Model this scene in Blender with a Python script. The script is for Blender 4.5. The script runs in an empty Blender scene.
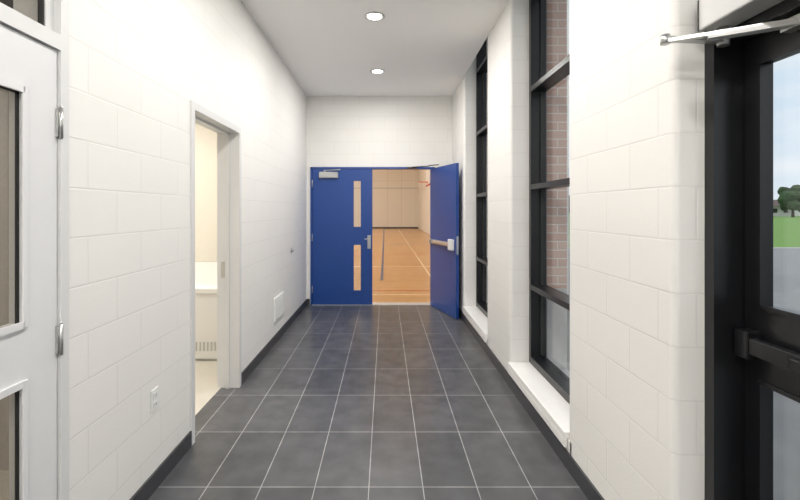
import bpy, bmesh, math, random
from mathutils import Vector, Matrix
random.seed(7)
S = bpy.context.scene
try:
    S.view_settings.view_transform = 'Standard'
except Exception: pass

# ---------------------------------------------------------------- materials
def new_mat(name):
    m = bpy.data.materials.new(name); m.use_nodes = True
    nt = m.node_tree
    return m, nt, nt.nodes['Principled BSDF']

def plain(name, col, rough=0.5, metal=0.0, noise=0.0, nscale=20, bump=0.0):
    m, nt, b = new_mat(name)
    b.inputs['Base Color'].default_value = (*col, 1)
    b.inputs['Roughness'].default_value = rough
    b.inputs['Metallic'].default_value = metal
    geo = nt.nodes.new('ShaderNodeNewGeometry')
    n = nt.nodes.new('ShaderNodeTexNoise'); n.inputs['Scale'].default_value = nscale
    n.inputs['Detail'].default_value = 4
    nt.links.new(geo.outputs['Position'], n.inputs['Vector'])
    if noise > 0:
        mx = nt.nodes.new('ShaderNodeMix'); mx.data_type = 'RGBA'
        mx.inputs['A'].default_value = (*[c*(1-noise) for c in col], 1)
        mx.inputs['B'].default_value = (*[min(1, c*(1+noise)) for c in col], 1)
        nt.links.new(n.outputs['Fac'], mx.inputs['Factor'])
        nt.links.new(mx.outputs['Result'], b.inputs['Base Color'])
    if bump > 0:
        bp = nt.nodes.new('ShaderNodeBump'); bp.inputs['Strength'].default_value = bump
        bp.inputs['Distance'].default_value = 0.002
        nt.links.new(n.outputs['Fac'], bp.inputs['Height'])
        nt.links.new(bp.outputs['Normal'], b.inputs['Normal'])
    return m

def block(name, c1, c2, mort, bw, rh, ms, rough=0.6, bump=0.5, dist=0.004, offs=0.5, grain=.25):
    """masonry: u = x+y, v = z in world metres"""
    m, nt, b = new_mat(name)
    geo = nt.nodes.new('ShaderNodeNewGeometry')
    sep = nt.nodes.new('ShaderNodeSeparateXYZ'); nt.links.new(geo.outputs['Position'], sep.inputs[0])
    add = nt.nodes.new('ShaderNodeMath'); add.operation = 'ADD'
    nt.links.new(sep.outputs['X'], add.inputs[0]); nt.links.new(sep.outputs['Y'], add.inputs[1])
    com = nt.nodes.new('ShaderNodeCombineXYZ')
    nt.links.new(add.outputs[0], com.inputs['X']); nt.links.new(sep.outputs['Z'], com.inputs['Y'])
    br = nt.nodes.new('ShaderNodeTexBrick'); br.offset = offs
    br.inputs['Scale'].default_value = 1
    br.inputs['Brick Width'].default_value = bw; br.inputs['Row Height'].default_value = rh
    br.inputs['Mortar Size'].default_value = ms; br.inputs['Mortar Smooth'].default_value = 0.8
    br.inputs['Color1'].default_value = (*c1, 1); br.inputs['Color2'].default_value = (*c2, 1)
    br.inputs['Mortar'].default_value = (*mort, 1)
    nt.links.new(com.outputs[0], br.inputs['Vector'])
    nt.links.new(br.outputs['Color'], b.inputs['Base Color'])
    b.inputs['Roughness'].default_value = rough
    n = nt.nodes.new('ShaderNodeTexNoise'); n.inputs['Scale'].default_value = 90; n.inputs['Detail'].default_value = 4
    nt.links.new(geo.outputs['Position'], n.inputs['Vector'])
    ml = nt.nodes.new('ShaderNodeMath'); ml.operation = 'MULTIPLY'; ml.inputs[1].default_value = grain
    nt.links.new(n.outputs['Fac'], ml.inputs[0])
    sb = nt.nodes.new('ShaderNodeMath'); sb.operation = 'SUBTRACT'
    nt.links.new(ml.outputs[0], sb.inputs[0]); nt.links.new(br.outputs['Fac'], sb.inputs[1])
    bp = nt.nodes.new('ShaderNodeBump'); bp.inputs['Strength'].default_value = bump; bp.inputs['Distance'].default_value = dist
    nt.links.new(sb.outputs[0], bp.inputs['Height']); nt.links.new(bp.outputs['Normal'], b.inputs['Normal'])
    return m

def tiles(name, c1, c2, mort, bw, rh, ox, oy, ms, rough, offs=0.0, mott=0.25):
    m, nt, b = new_mat(name)
    geo = nt.nodes.new('ShaderNodeNewGeometry')
    mp = nt.nodes.new('ShaderNodeMapping'); mp.inputs['Location'].default_value = (-ox, -oy, 0)
    nt.links.new(geo.outputs['Position'], mp.inputs['Vector'])
    br = nt.nodes.new('ShaderNodeTexBrick'); br.offset = offs; br.offset_frequency = 2
    br.inputs['Scale'].default_value = 1
    br.inputs['Brick Width'].default_value = bw; br.inputs['Row Height'].default_value = rh
    br.inputs['Mortar Size'].default_value = ms; br.inputs['Mortar Smooth'].default_value = 0.1
    br.inputs['Color1'].default_value = (*c1, 1); br.inputs['Color2'].default_value = (*c2, 1)
    br.inputs['Mortar'].default_value = (*mort, 1)
    nt.links.new(mp.outputs[0], br.inputs['Vector'])
    n = nt.nodes.new('ShaderNodeTexNoise'); n.inputs['Scale'].default_value = 6; n.inputs['Detail'].default_value = 8
    nt.links.new(geo.outputs['Position'], n.inputs['Vector'])
    mr = nt.nodes.new('ShaderNodeMapRange'); mr.inputs['From Min'].default_value = .3; mr.inputs['From Max'].default_value = .7
    mr.inputs['To Min'].default_value = 1-mott; mr.inputs['To Max'].default_value = 1+mott
    nt.links.new(n.outputs['Fac'], mr.inputs['Value'])
    vm = nt.nodes.new('ShaderNodeVectorMath'); vm.operation = 'SCALE'
    nt.links.new(br.outputs['Color'], vm.inputs[0]); nt.links.new(mr.outputs[0], vm.inputs['Scale'])
    nt.links.new(vm.outputs[0], b.inputs['Base Color'])
    b.inputs['Roughness'].default_value = rough
    iv = nt.nodes.new('ShaderNodeMath'); iv.operation = 'SUBTRACT'; iv.inputs[0].default_value = 1
    nt.links.new(br.outputs['Fac'], iv.inputs[1])
    bp = nt.nodes.new('ShaderNodeBump'); bp.inputs['Strength'].default_value = .4; bp.inputs['Distance'].default_value = .002
    nt.links.new(iv.outputs[0], bp.inputs['Height']); nt.links.new(bp.outputs['Normal'], b.inputs['Normal'])
    return m

def glassmat(name, tint=(.97, .98, .98), base=.04, graze=.6):
    m = bpy.data.materials.new(name); m.use_nodes = True
    nt = m.node_tree; nt.nodes.clear()
    out = nt.nodes.new('ShaderNodeOutputMaterial')
    t = nt.nodes.new('ShaderNodeBsdfTransparent'); t.inputs[0].default_value = (*tint, 1)
    g = nt.nodes.new('ShaderNodeBsdfGlossy'); g.inputs['Roughness'].default_value = 0.02
    lw = nt.nodes.new('ShaderNodeLayerWeight'); lw.inputs['Blend'].default_value = .5
    pw = nt.nodes.new('ShaderNodeMath'); pw.operation = 'POWER'; pw.inputs[1].default_value = 5
    ma = nt.nodes.new('ShaderNodeMath'); ma.operation = 'MULTIPLY_ADD'; ma.inputs[1].default_value = graze; ma.inputs[2].default_value = base
    mx = nt.nodes.new('ShaderNodeMixShader')
    nt.links.new(lw.outputs['Facing'], pw.inputs[0]); nt.links.new(pw.outputs[0], ma.inputs[0])
    nt.links.new(ma.outputs[0], mx.inputs[0]); nt.links.new(t.outputs[0], mx.inputs[1]); nt.links.new(g.outputs[0], mx.inputs[2])
    nt.links.new(mx.outputs[0], out.inputs['Surface'])
    return m

def emis(name, col, st):
    m, nt, b = new_mat(name)
    b.inputs['Emission Color'].default_value = (*col, 1); b.inputs['Emission Strength'].default_value = st
    return m

M_CMU = block('painted_block', (.84, .825, .797), (.828, .813, .785), (.765, .748, .72), .41, .205, .005, .55, .24, .004, grain=.45)
M_BRICK = block('red_brick', (.52, .34, .28), (.60, .43, .36), (.66, .63, .60), .22, .075, .008, .85, .5, .005)
M_CONC = plain('concrete', (.55, .54, .53), .85, noise=.12, bump=.3)
M_CEIL = plain('ceiling_paint', (.96, .95, .93), .8, bump=.1, nscale=60)
M_FLOOR = tiles('slate_tile', (.076, .078, .084), (.101, .102, .108), (.38, .38, .38), .302, .611, -.09, 2.462-.611*4, .0028, .30, 0, .22)
M_BASE = plain('base_tile', (.045, .047, .053), .4, noise=.2, nscale=30)
M_WHITE = plain('white_enamel', (.74, .74, .75), .35, noise=.02)
M_FRAMEW = plain('frame_paint', (.70, .70, .70), .4, noise=.02)
M_SILL = plain('sill_stone', (.88, .87, .85), .3, noise=.03)
M_BLACK = plain('black_anodised', (.008, .0085, .010), .3, metal=.0)
M_BLUE = plain('blue_enamel', (.009, .060, .28), .38, noise=.05)
M_STEEL = plain('brushed_steel', (.55, .55, .54), .32, metal=.9, noise=.05, nscale=90)
M_GREY = plain('grey_cover', (.50, .50, .49), .4, metal=.3)
M_PLAST = plain('white_plastic', (.80, .80, .78), .4)
M_DARK = plain('dark_rubber', (.02, .02, .02), .6)
M_GLASS = glassmat('clear_glass')
M_GLASS2 = glassmat('tinted_glass', (.88, .87, .85), .06, .5)
M_CREAM = plain('cream_paint', (.82, .78, .70), .7, noise=.02)
M_CREAMF = plain('pale_vinyl', (.66, .62, .55), .4, noise=.05)
M_OFFICE = plain('office_paint', (.50, .475, .43), .7, noise=.05)
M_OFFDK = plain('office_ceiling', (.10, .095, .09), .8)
M_GYMW = block('gym_wall_panel', (.79, .745, .67), (.77, .725, .65), (.58, .53, .45), 1.2, 4.0, .02, .7, .2, .01, 0)
M_WOOD = tiles('maple_floor', (.46, .255, .10), (.54, .31, .125), (.38, .20, .08), 1.6, .09, 0, 0, .002, .26, .37, .08)
M_LBLUE = plain('blue_line_paint', (.05, .07, .16), .35)
M_LRED = plain('red_line_paint', (.45, .06, .04), .35)
M_LWHITE = plain('white_line_paint', (.80, .66, .45), .35)
M_RED = plain('red_pad', (.50, .05, .04), .5)
M_ORANGE = plain('rim_orange', (.7, .12, .03), .4)
M_GRASS = plain('grass', (.14, .27, .05), .9, noise=.35, nscale=2.5, bump=.5)
M_ASPH = plain('asphalt', (.24, .245, .25), .9, noise=.18, nscale=3, bump=.4)
M_LEAF = plain('foliage', (.022, .055, .016), .9, noise=.5, nscale=2)
M_BARK = plain('bark', (.09, .06, .04), .9, noise=.3)
M_LAMP = emis('lamp_lens', (1, .96, .9), 12)
M_ROOF = plain('roof_shingle', (.12, .09, .08), .8, noise=.3)

# ---------------------------------------------------------------- mesh builder
class MB:
    def __init__(s, name, mats):
        s.name = name; s.mats = mats; s.bm = bmesh.new()
    def _tag(s, faces, mi):
        for f in faces: f.material_index = mi
    def box(s, x0, x1, y0, y1, z0, z1, mi=0, bev=0.0):
        x0, x1 = sorted((x0, x1)); y0, y1 = sorted((y0, y1)); z0, z1 = sorted((z0, z1))
        r = bmesh.ops.create_cube(s.bm, size=1)
        vs = r['verts']
        for v in vs:
            v.co = Vector((x0 if v.co.x < 0 else x1, y0 if v.co.y < 0 else y1, z0 if v.co.z < 0 else z1))
        fs = set(f for v in vs for f in v.link_faces); s._tag(fs, mi)
        if bev > 0:
            es = list(set(e for v in vs for e in v.link_edges))
            r = bmesh.ops.bevel(s.bm, geom=es, offset=bev, segments=2, affect='EDGES', profile=.5)
            s._tag(r['faces'], mi)
        return s
    def cyl(s, p0, p1, r0, r1=None, mi=0, seg=20):
        r1 = r0 if r1 is None else r1
        p0, p1 = Vector(p0), Vector(p1); d = p1-p0
        r = bmesh.ops.create_cone(s.bm, cap_ends=True, segments=seg, radius1=r0, radius2=r1, depth=d.length)
        q = Vector((0, 0, 1)).rotation_difference(d.normalized())
        Mx = Matrix.Translation((p0+p1)/2) @ q.to_matrix().to_4x4()
        bmesh.ops.transform(s.bm, matrix=Mx, verts=r['verts'])
        fs = set(f for v in r['verts'] for f in v.link_faces); s._tag(fs, mi)
        for f in fs:
            if len(f.verts) == 4: f.smooth = True
        return s
    def beam(s, p0, p1, w, h, mi=0):
        p0, p1 = Vector(p0), Vector(p1); d = p1-p0
        r = bmesh.ops.create_cube(s.bm, size=1)
        for v in r['verts']: v.co = Vector((v.co.x*d.length, v.co.y*w, v.co.z*h))
        ang = math.atan2(d.y, d.x); pit = -math.asin(d.z/d.length)
        Mx = Matrix.Translation((p0+p1)/2) @ Matrix.Rotation(ang, 4, 'Z') @ Matrix.Rotation(pit, 4, 'Y')
        bmesh.ops.transform(s.bm, matrix=Mx, verts=r['verts'])
        s._tag(set(f for v in r['verts'] for f in v.link_faces), mi); return s
    def prism(s, poly, z0, z1, mi=0):
        a = [s.bm.verts.new((x, y, z0)) for x, y in poly]; b = [s.bm.verts.new((x, y, z1)) for x, y in poly]
        n = len(poly); fs = [s.bm.faces.new(a[::-1]), s.bm.faces.new(b)]
        for i in range(n): fs.append(s.bm.faces.new((a[i], a[(i+1) % n], b[(i+1) % n], b[i])))
        s._tag(fs, mi); return s
    def prismx(s, poly, x0, x1, mi=0):   # poly in (y,z)
        a = [s.bm.verts.new((x0, y, z)) for y, z in poly]; b = [s.bm.verts.new((x1, y, z)) for y, z in poly]
        n = len(poly); fs = [s.bm.faces.new(a[::-1]), s.bm.faces.new(b)]
        for i in range(n): fs.append(s.bm.faces.new((a[i], a[(i+1) % n], b[(i+1) % n], b[i])))
        s._tag(fs, mi); return s
    def torus(s, c, R, r, axis='Z', mi=0, n=32, m=8):
        vs = []
        for i in range(n):
            a = 2*math.pi*i/n; row = []
            for j in range(m):
                t = 2*math.pi*j/m; rr = R+r*math.cos(t)
                p = Vector((rr*math.cos(a), rr*math.sin(a), r*math.sin(t)))
                if axis == 'X': p = Vector((p.z, p.x, p.y))
                if axis == 'Y': p = Vector((p.x, p.z, p.y))
                row.append(s.bm.verts.new(p+Vector(c)))
            vs.append(row)
        for i in range(n):
            for j in range(m):
                f = s.bm.faces.new((vs[i][j], vs[(i+1) % n][j], vs[(i+1) % n][(j+1) % m], vs[i][(j+1) % m]))
                f.material_index = mi; f.smooth = True
        return s
    def done(s, parent=None):
        bmesh.ops.recalc_face_normals(s.bm, faces=s.bm.faces)
        me = bpy.data.meshes.new(s.name); s.bm.to_mesh(me); s.bm.free()
        for m in s.mats: me.materials.append(m)
        o = bpy.data.objects.new(s.name, me); S.collection.objects.link(o)
        if parent: o.parent = parent
        return o

def rounded(x0, x1, y0, y1, r, corners):
    pts = []
    def arc(cx, cy, a0):
        for i in range(7):
            a = math.radians(a0+90*i/6); pts.append((cx+r*math.cos(a), cy+r*math.sin(a)))
    if 'll' in corners: arc(x0+r, y0+r, 180)
    else: pts.append((x0, y0))
    pts.append((x1, y0)); pts.append((x1, y1))
    if 'lh' in corners: arc(x0+r, y1-r, 90)
    else: pts.append((x0, y1))
    return pts

XL, XR, YF, H = -1.28, 1.10, 7.18, 3.41
HT = 4.0
LB = -1.45     # back of left wall
# ---------------------------------------------------------------- shell
MB('floor', [M_FLOOR]).box(LB, 1.45, -3, YF+.09, -.15, 0).done()
MB('ceiling', [M_CEIL]).box(XL, XR, -3, YF, H, HT).done()
MB('ceiling_roof_slab', [M_CEIL]).box(-1.5, 1.62, -3.2, YF+.18, HT, HT+.15).done()

w = MB('wall_left', [M_CMU])
w.box(LB, XL, -3, .52, -.1, HT)
w.box(LB, XL, .52, 1.766, 3.05, HT)
w.box(LB, XL, 1.766, 2.888, -.1, HT)
w.box(LB, XL, 2.888, 3.884, 2.27, HT)
w.box(LB, XL, 3.884, YF, -.1, HT)
w.done()

w = MB('wall_right', [M_CMU])
R = .03
w.prism(rounded(XR, 1.42, 1.68, 2.645, R, ('ll', 'lh')), 0, HT)
w.prism(rounded(XR, 1.42, 3.87, 4.745, R, ('ll', 'lh')), 0, HT)
w.prism(rounded(XR, 1.42, 6.127, YF, R, ('ll',)), 0, HT)
w.box(XR, 1.42, 2.645-.05, 3.87+.05, 0, .17)
w.box(XR, 1.42, 4.745-.05, 6.127+.05, 0, .17)
w.box(XR, 1.42, -.5, 1.68+.03, 3.2, HT)
w.box(XR, 1.42, -3, -.28, 0, HT)
w.done()
# exterior brick skin
w = MB('wall_exterior_brick', [M_BRICK, M_CONC])
for a, b in ((1.90, 2.60), (3.87, 4.70), (6.127, YF+.18), (-3, -.30)):
    w.box(1.425, 1.60, a, b, .86, HT, 0); w.box(1.425, 1.60, a, b, -.3, .86, 1)
for a, b in ((2.60, 3.87), (4.70, 6.127)):
    w.box(1.425, 1.60, a, b, -.3, .15, 1)
w.done()

# far wall (shared with the gym) with double door opening
ox0, ox1, oz = -1.215, .815, 2.25
w = MB('wall_far', [M_CMU])
w.box(-18, ox0, YF, YF+.18, -.1, 7.5)
w.box(ox1, 3.0, YF, YF+.18, -.1, 7.5)
w.box(ox0, ox1, YF, YF+.18, oz, 7.5)
w.done()
w = MB('wall_back', [M_CMU]); w.box(LB, 1.42, -3.15, -3, 0, HT); w.done()

b = MB('baseboard_left', [M_BASE])
b.box(XL, XL+.012, 1.79, 2.888, 0, .10); b.box(XL, XL+.012, 3.884, YF, 0, .10); b.done()
b = MB('baseboard_right', [M_BASE]); b.box(XR-.012, XR, 1.71, YF, 0, .10); b.done()
b = MB('baseboard_far', [M_BASE]); b.box(XL+.012, ox0-.012, YF-.012, YF, 0, .10); b.box(ox1+.012, XR-.012, YF-.012, YF, 0, .10); b.done()

# window sills
for i, (a, c) in enumerate(((2.645, 3.87), (4.745, 6.127))):
    t = MB('trim_window_sill_%d' % (i+1), [M_SILL]); t.box(XR-.022, 1.40, a+.002, c-.002, .17, .215, 0, .006)
    t.box(XR-.022, XR-.002, a+.002, c-.002, .12, .172, 0, .004); t.done()

# windows
def window(name, y0, y1):
    f = MB(name, [M_BLACK, M_GLASS, M_DARK])
    xi, xo = 1.267, 1.40
    z0, z1 = .215, HT-.01
    t = .05
    f.box(xi, xo, y0, y0+t, z0, z1); f.box(xi, xo, y1-t, y1, z0, z1)
    f.box(xi, xo, y0+t, y1-t, z0, z0+.06); f.box(xi, xo, y0+t, y1-t, z1-.06, z1)
    for z in (.88, 1.75, 2.60, 3.46):
        f.box(xi, xo, y0+t, y1-t, z-.022, z+.022)
    zs = [z0+.06, .88, 1.75, 2.60, 3.46, z1-.06]
    for k in range(5):
        a, c = zs[k]+.022, zs[k+1]-.022
        for yy in (y0+t, y1-t-.018):
            f.box(1.345, 1.385, yy, yy+.018, a, c, 2)
    f.box(1.358, 1.364, y0+t, y1-t, z0+.06, z1-.06, 1)
    f.done()
window('window_1', 2.645, 3.87)
window('window_2', 4.745, 6.127)

# ---------------------------------------------------------------- blue double door
f = MB('door_frame_blue', [M_BLUE])
f.box(ox0, ox0+.03, YF-.015, YF+.12, 0, oz); f.box(ox1-.03, ox1, YF-.015, YF+.12, 0, oz)
f.box(ox0, ox1, YF-.015, YF+.12, oz-.03, oz)
f.done()
MB('trim_threshold', [M_GREY]).box(ox0+.03, ox1-.03, YF-.03, YF+.18, 0, .006).done()

def leaf_boxes(m, x0, x1, lites):
    z0, z1 = .008, oz-.034
    if not lites:
        m.box(x0, x1, 0, .045, z0, z1, 0, .002); return
    la, lb = lites[0][0], lites[0][1]
    m.box(x0, la, 0, .045, z0, z1); m.box(lb, x1, 0, .045, z0, z1)
    zz = z0
    for (_, _, a, c) in lites:
        m.box(la, lb, 0, .045, zz, a); zz = c
        m.box(la, lb, .02, .026, a, c, 1)
        for yy in (-.006, .045):
            m.box(la-.012, la+.004, yy, yy+.006, a-.012, c+.012); m.box(lb-.004, lb+.012, yy, yy+.006, a-.012, c+.012)
            m.box(la, lb, yy, yy+.006, a-.012, a+.004); m.box(la, lb, yy, yy+.006, c-.004, c+.012)
    m.box(la, lb, 0, .045, zz, z1)

m = MB('door_1', [M_BLUE, M_GLASS, M_STEEL, M_GREY, M_DARK])
leaf_boxes(m, 0, .975, [(.665, .79, .23, .985), (.665, .79, 1.27, 2.03)])
m.box(.895, .95, -.012, -.001, .92, 1.14, 2, .003)
m.cyl((.925, -.012, 1.08), (.925, -.045, 1.08), .010, mi=2)
m.beam((.925, -.045, 1.08), (.85, -.045, 1.08), .015, .015, 2)
m.cyl((.925, -.012, .97), (.925, -.03, .97), .014, mi=2)
m.box(.11, .42, -.055, -.001, 2.07, 2.17, 3, .008)
m.cyl((.20, -.03, 2.17), (.20, -.03, 2.20), .015, mi=3)
m.beam((.20, -.03, 2.195), (.46, -.10, 2.195), .025, .010, 3)
m.beam((.46, -.10, 2.205), (.32, -.005, 2.205), .025, .010, 3)
for z in (.25, 1.1, 1.98):
    m.cyl((-.003, -.008, z-.06), (-.003, -.008, z+.06), .009, mi=2, seg=12)
m.box(.06, .92, .046, .075, 1.01, 1.07, 2, .004)
o = m.done(); o.location = (ox0+.034, YF-.005, 0)

m = MB('door_2', [M_BLUE, M_GLASS, M_STEEL, M_PLAST, M_DARK, M_GREY])
leaf_boxes(m, -.975, 0, None)
m.box(-.93, -.80, .046, .100, .97, 1.13, 3, .012)
m.box(-.80, -.06, .046, .070, 1.02, 1.08, 2, .004)
m.box(-.79, -.20, .070, .100, 1.035, 1.065, 2, .006)
m.box(-.10, -.04, .046, .09, 1.01, 1.09, 2, .006)
m.box(-.977, -.974, .008, .037, .92, 1.18, 2)
for z in (.25, 1.1, 1.98):
    m.cyl((.004, -.006, z-.06), (.004, -.006, z+.06), .009, mi=2, seg=12)
o = m.done(); o.location = (ox1-.038, YF-.02, 0); o.rotation_euler = (0, 0, math.radians(106))
m = MB('door_closer_arm', [M_GREY, M_DARK])
m.box(.36, .52, YF-.045, YF-.016, oz-.028, oz-.004, 1)
m.beam((.44, YF-.04, oz-.004), (.70, YF-.20, oz-.004), .025, .012, 1)
m.beam((.70, YF-.20, oz+.006), (.835, YF-.32, oz+.006), .025, .012, 1)
m.done()

# ---------------------------------------------------------------- left room doorway frame
f = MB('door_frame_hall', [M_FRAMEW, M_STEEL])
a, c, t = 2.888, 3.884, .05
xs0, xs1 = LB-.012, XL+.012
for (y0, y1) in ((a, a+t), (c-t, c)):
    f.box(xs0, xs1, y0, y1, 0, 2.27)
f.box(xs0, xs1, a+t, c-t, 2.27-t, 2.27)
f.box(-1.385, -1.355, a+t, a+t+.015, 0, 2.22); f.box(-1.385, -1.355, c-t-.015, c-t, 0, 2.22); f.box(-1.385, -1.355, a+t, c-t, 2.205, 2.22)
f.box(-1.43, -1.395, c-t-.003, c-t, .96, 1.10, 1)
f.box(LB, XL, a, c, 2.2699, 2.275)
f.done()
# room beyond
MB('floor_side_room', [M_CREAMF]).box(-4.2, LB+.02, 2.8, 6.0, -.1, .003).done()
w = MB('wall_side_room', [M_CREAM])
w.box(-4.3, LB, 2.72, 2.80, 0, 2.8); w.box(-4.3, -4.2, 2.8, 5.0, 0, 2.8); w.box(-4.2, LB, 5.0, 5.1, 0, 2.8)
w.done()
MB('ceiling_side_room', [M_CREAM]).box(-4.3, LB, 2.72, 5.1, 2.8, 2.9).done()
# unit ventilator cabinet with sloped top and grille
m = MB('radiator_cabinet', [M_PLAST, M_GREY, M_STEEL])
m.prismx([(4.50, .03), (4.50, .74), (4.54, .78), (4.99, .96), (4.99, .03)], -3.2, LB-.03)
m.box(-3.2, LB-.03, 4.485, 4.505, .70, .745, 0, .004)
for k in range(44):
    x = -3.15+k*.038
    m.box(x, x+.014, 4.494, 4.502, .11, .20, 1)
for x in (-2.6, -2.0): m.box(x-.002, x+.002, 4.496, 4.502, .26, .69, 1)
m.box(-3.18, LB-.05, 4.52, 4.97, .003, .04, 1)
m.done()

# ---------------------------------------------------------------- foreground white door (left)
f = MB('door_frame_foreground', [M_FRAMEW, M_GLASS2, M_DARK])
xs0, xs1 = LB-.005, XL+.012
f.box(xs0, xs1, 1.722, 1.766, 0, 3.05); f.box(xs0, xs1, .52, .565, 0, 3.05)
f.box(xs0, xs1, .565, 1.722, 2.175, 2.235); f.box(xs0, xs1, .565, 1.722, 3.0, 3.05)
f.box(-1.33, -1.295, 1.68, 1.722, 2.235, 3.0); f.box(-1.33, -1.295, .565, .61, 2.235, 3.0)
f.box(-1.318, -1.312, .61, 1.68, 2.235, 3.0, 1)
f.box(-1.32, -1.30, 1.672, 1.68, 2.235, 3.0, 2); f.box(-1.32, -1.30, .61, 1.68, 2.235, 2.243, 2)
f.done()
m = MB('door_3', [M_WHITE, M_GLASS2, M_DARK, M_STEEL])
x0, x1 = XL-.045, XL
ya, yb = .57, 1.717
la, lb = .74, 1.551
m.box(x0, x1, lb, yb, .01, 2.17); m.box(x0, x1, ya, la, .01, 2.17)
m.box(x0, x1, la, lb, .01, .25); m.box(x0, x1, la, lb, .93, 1.15); m.box(x0, x1, la, lb, 1.97, 2.17)
for (a, c) in ((.25, .93), (1.15, 1.97)):
    m.box(x0+.02, x0+.026, la, lb, a, c, 1)
    for xx in (x1, ):
        m.box(xx, xx+.010, lb-.006, lb+.018, a-.018, c+.018, 0, .003); m.box(xx, xx+.010, la-.018, la+.006, a-.018, c+.018, 0, .003)
        m.box(xx, xx+.010, la, lb, a-.018, a+.006); m.box(xx, xx+.010, la, lb, c-.006, c+.018)
    m.box(x0+.03, x0+.036, lb-.012, lb, a, c, 2); m.box(x0+.03, x0+.036, la, lb, c-.010, c, 2)
for z in (.20, 1.045, 1.89):
    m.cyl((XL+.014, 1.7195, z-.06), (XL+.014, 1.7195, z+.06), .0075, mi=3, seg=14)
    m.cyl((XL+.014, 1.7195, z+.06), (XL+.014, 1.7195, z+.067), .005, mi=3, seg=14)
    m.box(XL+.0005, XL+.010, 1.708, 1.722, z-.055, z+.055, 3)
m.cyl((XL, .65, 1.02), (XL+.05, .65, 1.02), .012, mi=3); m.beam((XL+.05, .65, 1.02), (XL+.05, .77, 1.02), .018, .018, 3)
m.done()
# office beyond that door
w = MB('wall_office', [M_OFFICE, M_FRAMEW])
w.box(-4.3, LB, 2.62, 2.70, 0, 3.3); w.box(-4.3, -4.2, -.4, 2.62, 0, 3.3); w.box(-4.2, LB, -.5, -.4, 0, 3.3)
w.done()
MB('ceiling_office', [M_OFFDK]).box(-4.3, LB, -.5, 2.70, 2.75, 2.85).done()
MB('floor_office', [M_CREAMF]).box(-4.3, LB, -.5, 2.70, -.1, 0).done()

# ---------------------------------------------------------------- black entrance (right)
f = MB('door_frame_entrance', [M_BLACK, M_GLASS])
f.box(1.22, 1.41, 1.632, 1.70, 0, 3.2); f.box(1.22, 1.41, -.28, -.21, 0, 3.2)
f.box(1.41, 1.44, 1.70, 1.90, 0, HT)
f.box(1.255, 1.41, -.21, 1.632, 2.17, 2.30); f.box(1.255, 1.41, -.21, 1.632, 3.12, 3.2)
f.box(1.36, 1.366, -.21, 1.632, 2.30, 3.12, 1)
f.done()
MB('trim_entrance_threshold', [M_STEEL]).box(1.22, 1.44, -.21, 1.632, 0, .008).done()
def edoor(name, ya, yb):
    m = MB(name, [M_BLACK, M_GLASS, M_STEEL])
    x0, x1 = 1.33, 1.374; st = .070
    m.box(x0, x1, yb-st, yb, .012, 2.165); m.box(x0, x1, ya, ya+st, .012, 2.165)
    m.box(x0, x1, ya+st, yb-st, .012, .28); m.box(x0, x1, ya+st, yb-st, .94, 1.21); m.box(x0, x1, ya+st, yb-st, 2.07, 2.165)
    m.box(1.349, 1.355, ya+st, yb-st, .28, 2.07, 1)
    for (a, c) in ((.28, .94), (1.21, 2.07)):
        m.box(x0-.008, x0, yb-st-.006, yb-st+.010, a, c); m.box(x0-.008, x0, ya+st-.010, ya+st+.006, a, c)
        m.box(x0-.008, x0, ya+st, yb-st, a-.010, a+.006); m.box(x0-.008, x0, ya+st, yb-st, c-.006, c+.010)
    m.box(x0-.055, x0, yb-.075, yb-.02, 1.02, 1.12, 0, .005); m.box(x0-.055, x0, ya+.03, ya+.13, 1.02, 1.12, 0, .005)
    m.box(x0-.05, x0-.02, ya+.13, yb-.075, 1.04, 1.10, 0, .006)
    m.box(x0-.070, x0-.05, ya+.15, yb-.25, 1.05, 1.09, 0, .006)
    m.done()
edoor('door_4', .712, 1.627)
edoor('door_5', -.205, .705)
# operator with arm
m = MB('door_operator', [M_GREY, M_STEEL, M_DARK])
m.box(1.15, 1.253, .86, 1.615, 2.205, 2.33, 0, .006)
m.box(1.155, 1.25, 1.612, 1.629, 2.21, 2.325, 2, .003)
m.cyl((1.215, 1.58, 2.205), (1.215, 1.58, 2.14), .020, mi=1)
m.beam((1.215, 1.58, 2.155), (.99, 1.555, 2.155), .030, .012, 1)
m.cyl((.99, 1.555, 2.168), (.99, 1.555, 2.135), .015, mi=1)
m.beam((.99, 1.555, 2.145), (1.30, 1.38, 2.145), .026, .012, 1)
m.beam((1.10, 1.50, 2.137), (1.30, 1.38, 2.137), .036, .014, 0)
m.box(1.285, 1.321, 1.33, 1.43, 2.125, 2.16, 1)
m.done()

# ---------------------------------------------------------------- wall fittings
m = MB('power_outlet', [M_PLAST, M_DARK])
m.box(XL, XL+.006, 2.40, 2.478, .44, .56, 0, .002)
for z in (.475, .525):
    m.box(XL+.006, XL+.009, 2.418, 2.460, z-.016, z+.016, 0, .002)
    m.box(XL+.009, XL+.0095, 2.430, 2.433, z-.006, z+.006, 1); m.box(XL+.009, XL+.0095, 2.445, 2.448, z-.006, z+.006, 1)
m.done()
m = MB('wall_vent_grille', [M_PLAST, M_GREY])
m.box(XL, XL+.02, 5.06, 5.50, .26, .53, 0, .004)
for k in range(9):
    z = .285+k*.026; m.box(XL+.02, XL+.026, 5.09, 5.47, z, z+.010, 0)
m.done()
m = MB('door_stop_bumper', [M_STEEL, M_GREY])
m.cyl((XL, 6.0, 1.0), (XL+.010, 6.0, 1.0), .032, mi=0); m.cyl((XL+.010, 6.0, 1.0), (XL+.03, 6.0, 1.0), .022, .018, mi=1)
m.done()

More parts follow.
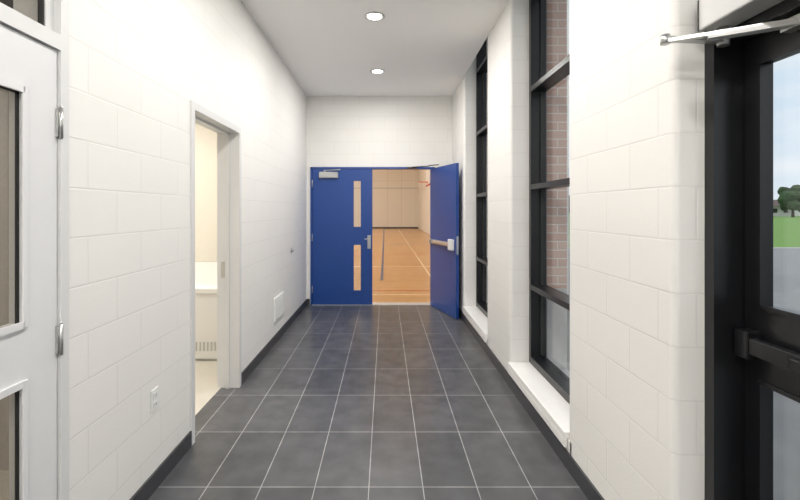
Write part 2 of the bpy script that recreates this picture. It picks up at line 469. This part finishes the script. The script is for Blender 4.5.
# downlights
def downlight(x, y, p):
    m = MB('recessed_downlight', [M_PLAST, M_LAMP, M_STEEL])
    m.torus((x, y, H-.004), .088, .010, mi=2)
    m.cyl((x, y, H-.004), (x, y, H-.0005), .082, mi=0, seg=32)
    m.cyl((x, y, H-.0065), (x, y, H-.004), .066, mi=1, seg=32)
    o = m.done()
    l = bpy.data.lights.new('bulb', 'AREA'); l.shape = 'DISK'; l.size = .13; l.energy = p; l.color = (1, .97, .925)
    lo = bpy.data.objects.new('bulb', l); lo.location = (x, y, H-.012); S.collection.objects.link(lo); lo.parent = o
for y, p in ((5.89, 28), (4.22, 30), (2.55, 26), (.88, 23), (-.8, 36), (-2.2, 38)):  # rear pair: unseen fill lamps added behind the camera
    downlight(-.10, y, p)

# ---------------------------------------------------------------- gymnasium
GX0, GX1, GY1 = -18, 2.8, 37
MB('floor_gym', [M_WOOD]).box(GX0, GX1, YF+.09, GY1, -.1, 0).done()
w = MB('wall_gym_end', [M_GYMW, M_GREY]); w.box(GX0, GX1+.2, GY1, GY1+.2, 0, 7.5); w.box(GX0, GX1, GY1-.03, GY1, 3.35, 3.42, 1); w.done()
MB('wall_gym_right', [M_GYMW]).box(GX1, GX1+.2, YF+.18, GY1, 0, 7.5).done()
MB('wall_gym_left', [M_GYMW]).box(GX0-.2, GX0, YF+.18, GY1, 0, 7.5).done()
MB('baseboard_gym', [M_BASE]).box(GX0, GX1, GY1-.02, GY1, 0, .12).done()
MB('ceiling_gym', [M_CEIL]).box(GX0-.2, GX1+.2, YF+.18, GY1+.2, 7.5, 7.7).done()
m = MB('court_markings', [M_LBLUE, M_LRED, M_LWHITE])
m.box(-.10, -.04, 9.7, 36.2, 0, .002, 0)
m.box(-14, 2.2, 8.05, 8.09, 0, .002, 2); m.box(-14, 2.2, 8.45, 8.49, 0, .002, 1)
m.box(-14, 2.2, 12.0, 12.05, 0, .002, 2)
m.box(-14, 2.2, 15.5, 15.56, 0, .002, 1); m.box(-14, 2.2, 20, 20.08, 0, .002, 0); m.box(-14, 2.2, 28, 28.1, 0, .002, 1)
m.box(1.05, 1.08, 9, 36, 0, .002, 2)
m.done()
m = MB('basketball_hoop', [M_ORANGE, M_PLAST, M_STEEL, M_RED])
hy = 23.6
m.box(2.28, 2.32, hy-.9, hy+.9, 2.9, 3.95, 1, .01)
m.box(2.26, 2.34, hy-.92, hy+.92, 2.84, 2.92, 3, .01)
m.torus((2.02, hy, 3.05), .23, .014, mi=0); m.box(2.22, 2.28, hy-.1, hy+.1, 2.98, 3.08, 0)
for z in (3.0, 3.8):
    for dy in (-.5, .5): m.beam((2.32, hy+dy, z), (GX1-.006, hy+dy*1.3, z), .05, .05, 3)
for k in range(12):
    a = 2*math.pi*k/12
    m.cyl((2.02+.22*math.cos(a), hy+.22*math.sin(a), 3.04), (2.02+.12*math.cos(a+.4), hy+.12*math.sin(a+.4), 2.62), .006, mi=1, seg=6)
m.done()
for gy in (10, 16.5, 23, 30):  # fixtures out of view, added to brighten the gym
    for gx in (-11, -3.5):
        m = MB('gym_fill_light', [M_GREY, M_LAMP]); m.box(gx-.7, gx+.7, gy-.3, gy+.3, 7.40, 7.4999, 0, .01); m.box(gx-.65, gx+.65, gy-.26, gy+.26, 7.39, 7.402, 1)
        o = m.done()
        l = bpy.data.lights.new('gym_fill', 'AREA'); l.shape = 'RECTANGLE'; l.size = 1.3; l.size_y = .5; l.energy = 245; l.color = (1, .95, .87)
        lo = bpy.data.objects.new('gym_fill', l); lo.location = (gx, gy, 7.38); S.collection.objects.link(lo); lo.parent = o

# side-room & office ceiling lamps
def ceil_lamp(x, y, z, p, col):
    m = MB('ceiling_lamp', [M_PLAST, M_LAMP]); m.cyl((x, y, z-.05), (x, y, z), .19, mi=0, seg=32); m.cyl((x, y, z-.06), (x, y, z-.05), .16, mi=1, seg=32)
    o = m.done()
    l = bpy.data.lights.new('bulb', 'AREA'); l.shape = 'DISK'; l.size = .3; l.energy = p; l.color = col
    lo = bpy.data.objects.new('bulb', l); lo.location = (x, y, z-.065); S.collection.objects.link(lo); lo.parent = o
ceil_lamp(-2.6, 3.9, 2.8, 31, (1, .95, .87))
ceil_lamp(-2.8, 1.0, 2.75, 26, (1, .94, .85))

# ---------------------------------------------------------------- exterior
MB('ground_asphalt', [M_ASPH]).box(1.60, 120, -60, 18.5, -.4, -.06).done()
MB('ground_grass', [M_GRASS]).box(3.05, 260, 18.5, 260, -.4, -.04).done()
MB('trim_curb', [M_CONC]).box(3.05, 120, 18.4, 18.55, -.3, -.02).done()
def tree(x, y, h, r):
    m = MB('maple_tree', [M_BARK, M_LEAF])
    m.cyl((x, y, -.1), (x, y, h*.5), r*.09, r*.05, mi=0, seg=8)
    for k in range(26):
        a = random.uniform(0, 6.28); rr = random.uniform(0, r*.65); zz = h*random.uniform(.35, .88)
        sz = r*random.uniform(.22, .42)*(1.15-.5*abs(zz/h-.55))
        q = bmesh.ops.create_icosphere(m.bm, subdivisions=2, radius=sz)
        for v in q['verts']:
            v.co = v.co*random.uniform(.8, 1.2)+Vector((x+rr*math.cos(a), y+rr*math.sin(a), zz))
        for f_ in set(f_ for v in q['verts'] for f_ in v.link_faces): f_.material_index = 1
    m.done()
for (x, y, h, r) in ((89, 96, 6.6, 3.2), (98, 102, 5.0, 3), (80, 108, 4.2, 3), (108, 108, 5.0, 3.6), (72, 112, 4.5, 3.4),
                     (118, 104, 4.6, 3.5), (92, 122, 4.6, 4), (64, 120, 5.0, 4), (104, 126, 4.8, 4.5), (126, 112, 5.5, 4), (54, 124, 5.5, 4)):
    tree(x, y, h, r)
for hx, hy_ in ((94, 109), (112, 115), (78, 117)):
    m = MB('distant_house', [M_CONC, M_ROOF, M_DARK])
    m.box(hx-4, hx+4, hy_-3, hy_+3, -.1, 2.4, 0)
    m.prismx([(hy_-3.4, 2.4), (hy_, 4.1), (hy_+3.4, 2.4)], hx-4.3, hx+4.3, 1)
    for dx in (-2.5, 0, 2.5): m.box(hx+dx-.5, hx+dx+.5, hy_-3.03, hy_-3, .9, 1.9, 2)
    m.done()
m = MB('street_lamp', [M_STEEL]); m.cyl((52, 60, -.1), (52, 60, 4.2), .10, .06); m.beam((52, 60, 4.2), (50.8, 60, 4.3), .12, .08); m.box(50.4, 51.0, 59.85, 60.15, 4.22, 4.34); m.done()

# world
wd = bpy.data.worlds.new('sky'); S.world = wd; wd.use_nodes = True
nt = wd.node_tree; bg = nt.nodes['Background']
tc = nt.nodes.new('ShaderNodeTexCoord'); mp = nt.nodes.new('ShaderNodeMapping'); mp.inputs['Scale'].default_value = (1, 1, 4)
nt.links.new(tc.outputs['Generated'], mp.inputs['Vector'])
n = nt.nodes.new('ShaderNodeTexNoise'); n.inputs['Scale'].default_value = 2.5; n.inputs['Detail'].default_value = 6
nt.links.new(mp.outputs[0], n.inputs['Vector'])
cr = nt.nodes.new('ShaderNodeValToRGB'); cr.color_ramp.elements[0].position = .36; cr.color_ramp.elements[1].position = .58
cr.color_ramp.elements[0].color = (.64, .75, .86, 1); cr.color_ramp.elements[1].color = (.87, .89, .91, 1)
nt.links.new(n.outputs['Fac'], cr.inputs[0]); nt.links.new(cr.outputs[0], bg.inputs['Color'])
bg.inputs['Strength'].default_value = 1.15
l = bpy.data.lights.new('sun', 'SUN'); l.energy = 1.6; l.angle = math.radians(12)
lo = bpy.data.objects.new('sun', l); lo.rotation_euler = (math.radians(15), math.radians(-38), 0); S.collection.objects.link(lo)

# camera
cd = bpy.data.cameras.new('camera'); co = bpy.data.objects.new('camera', cd); S.collection.objects.link(co)
cd.sensor_width = 36; cd.lens = 19.8; cd.shift_x = .01875; cd.shift_y = -.05; cd.clip_start = .05; cd.clip_end = 600
co.location = (0, 0, 1.55); co.rotation_euler = (math.radians(90), 0, 0)
S.camera = co
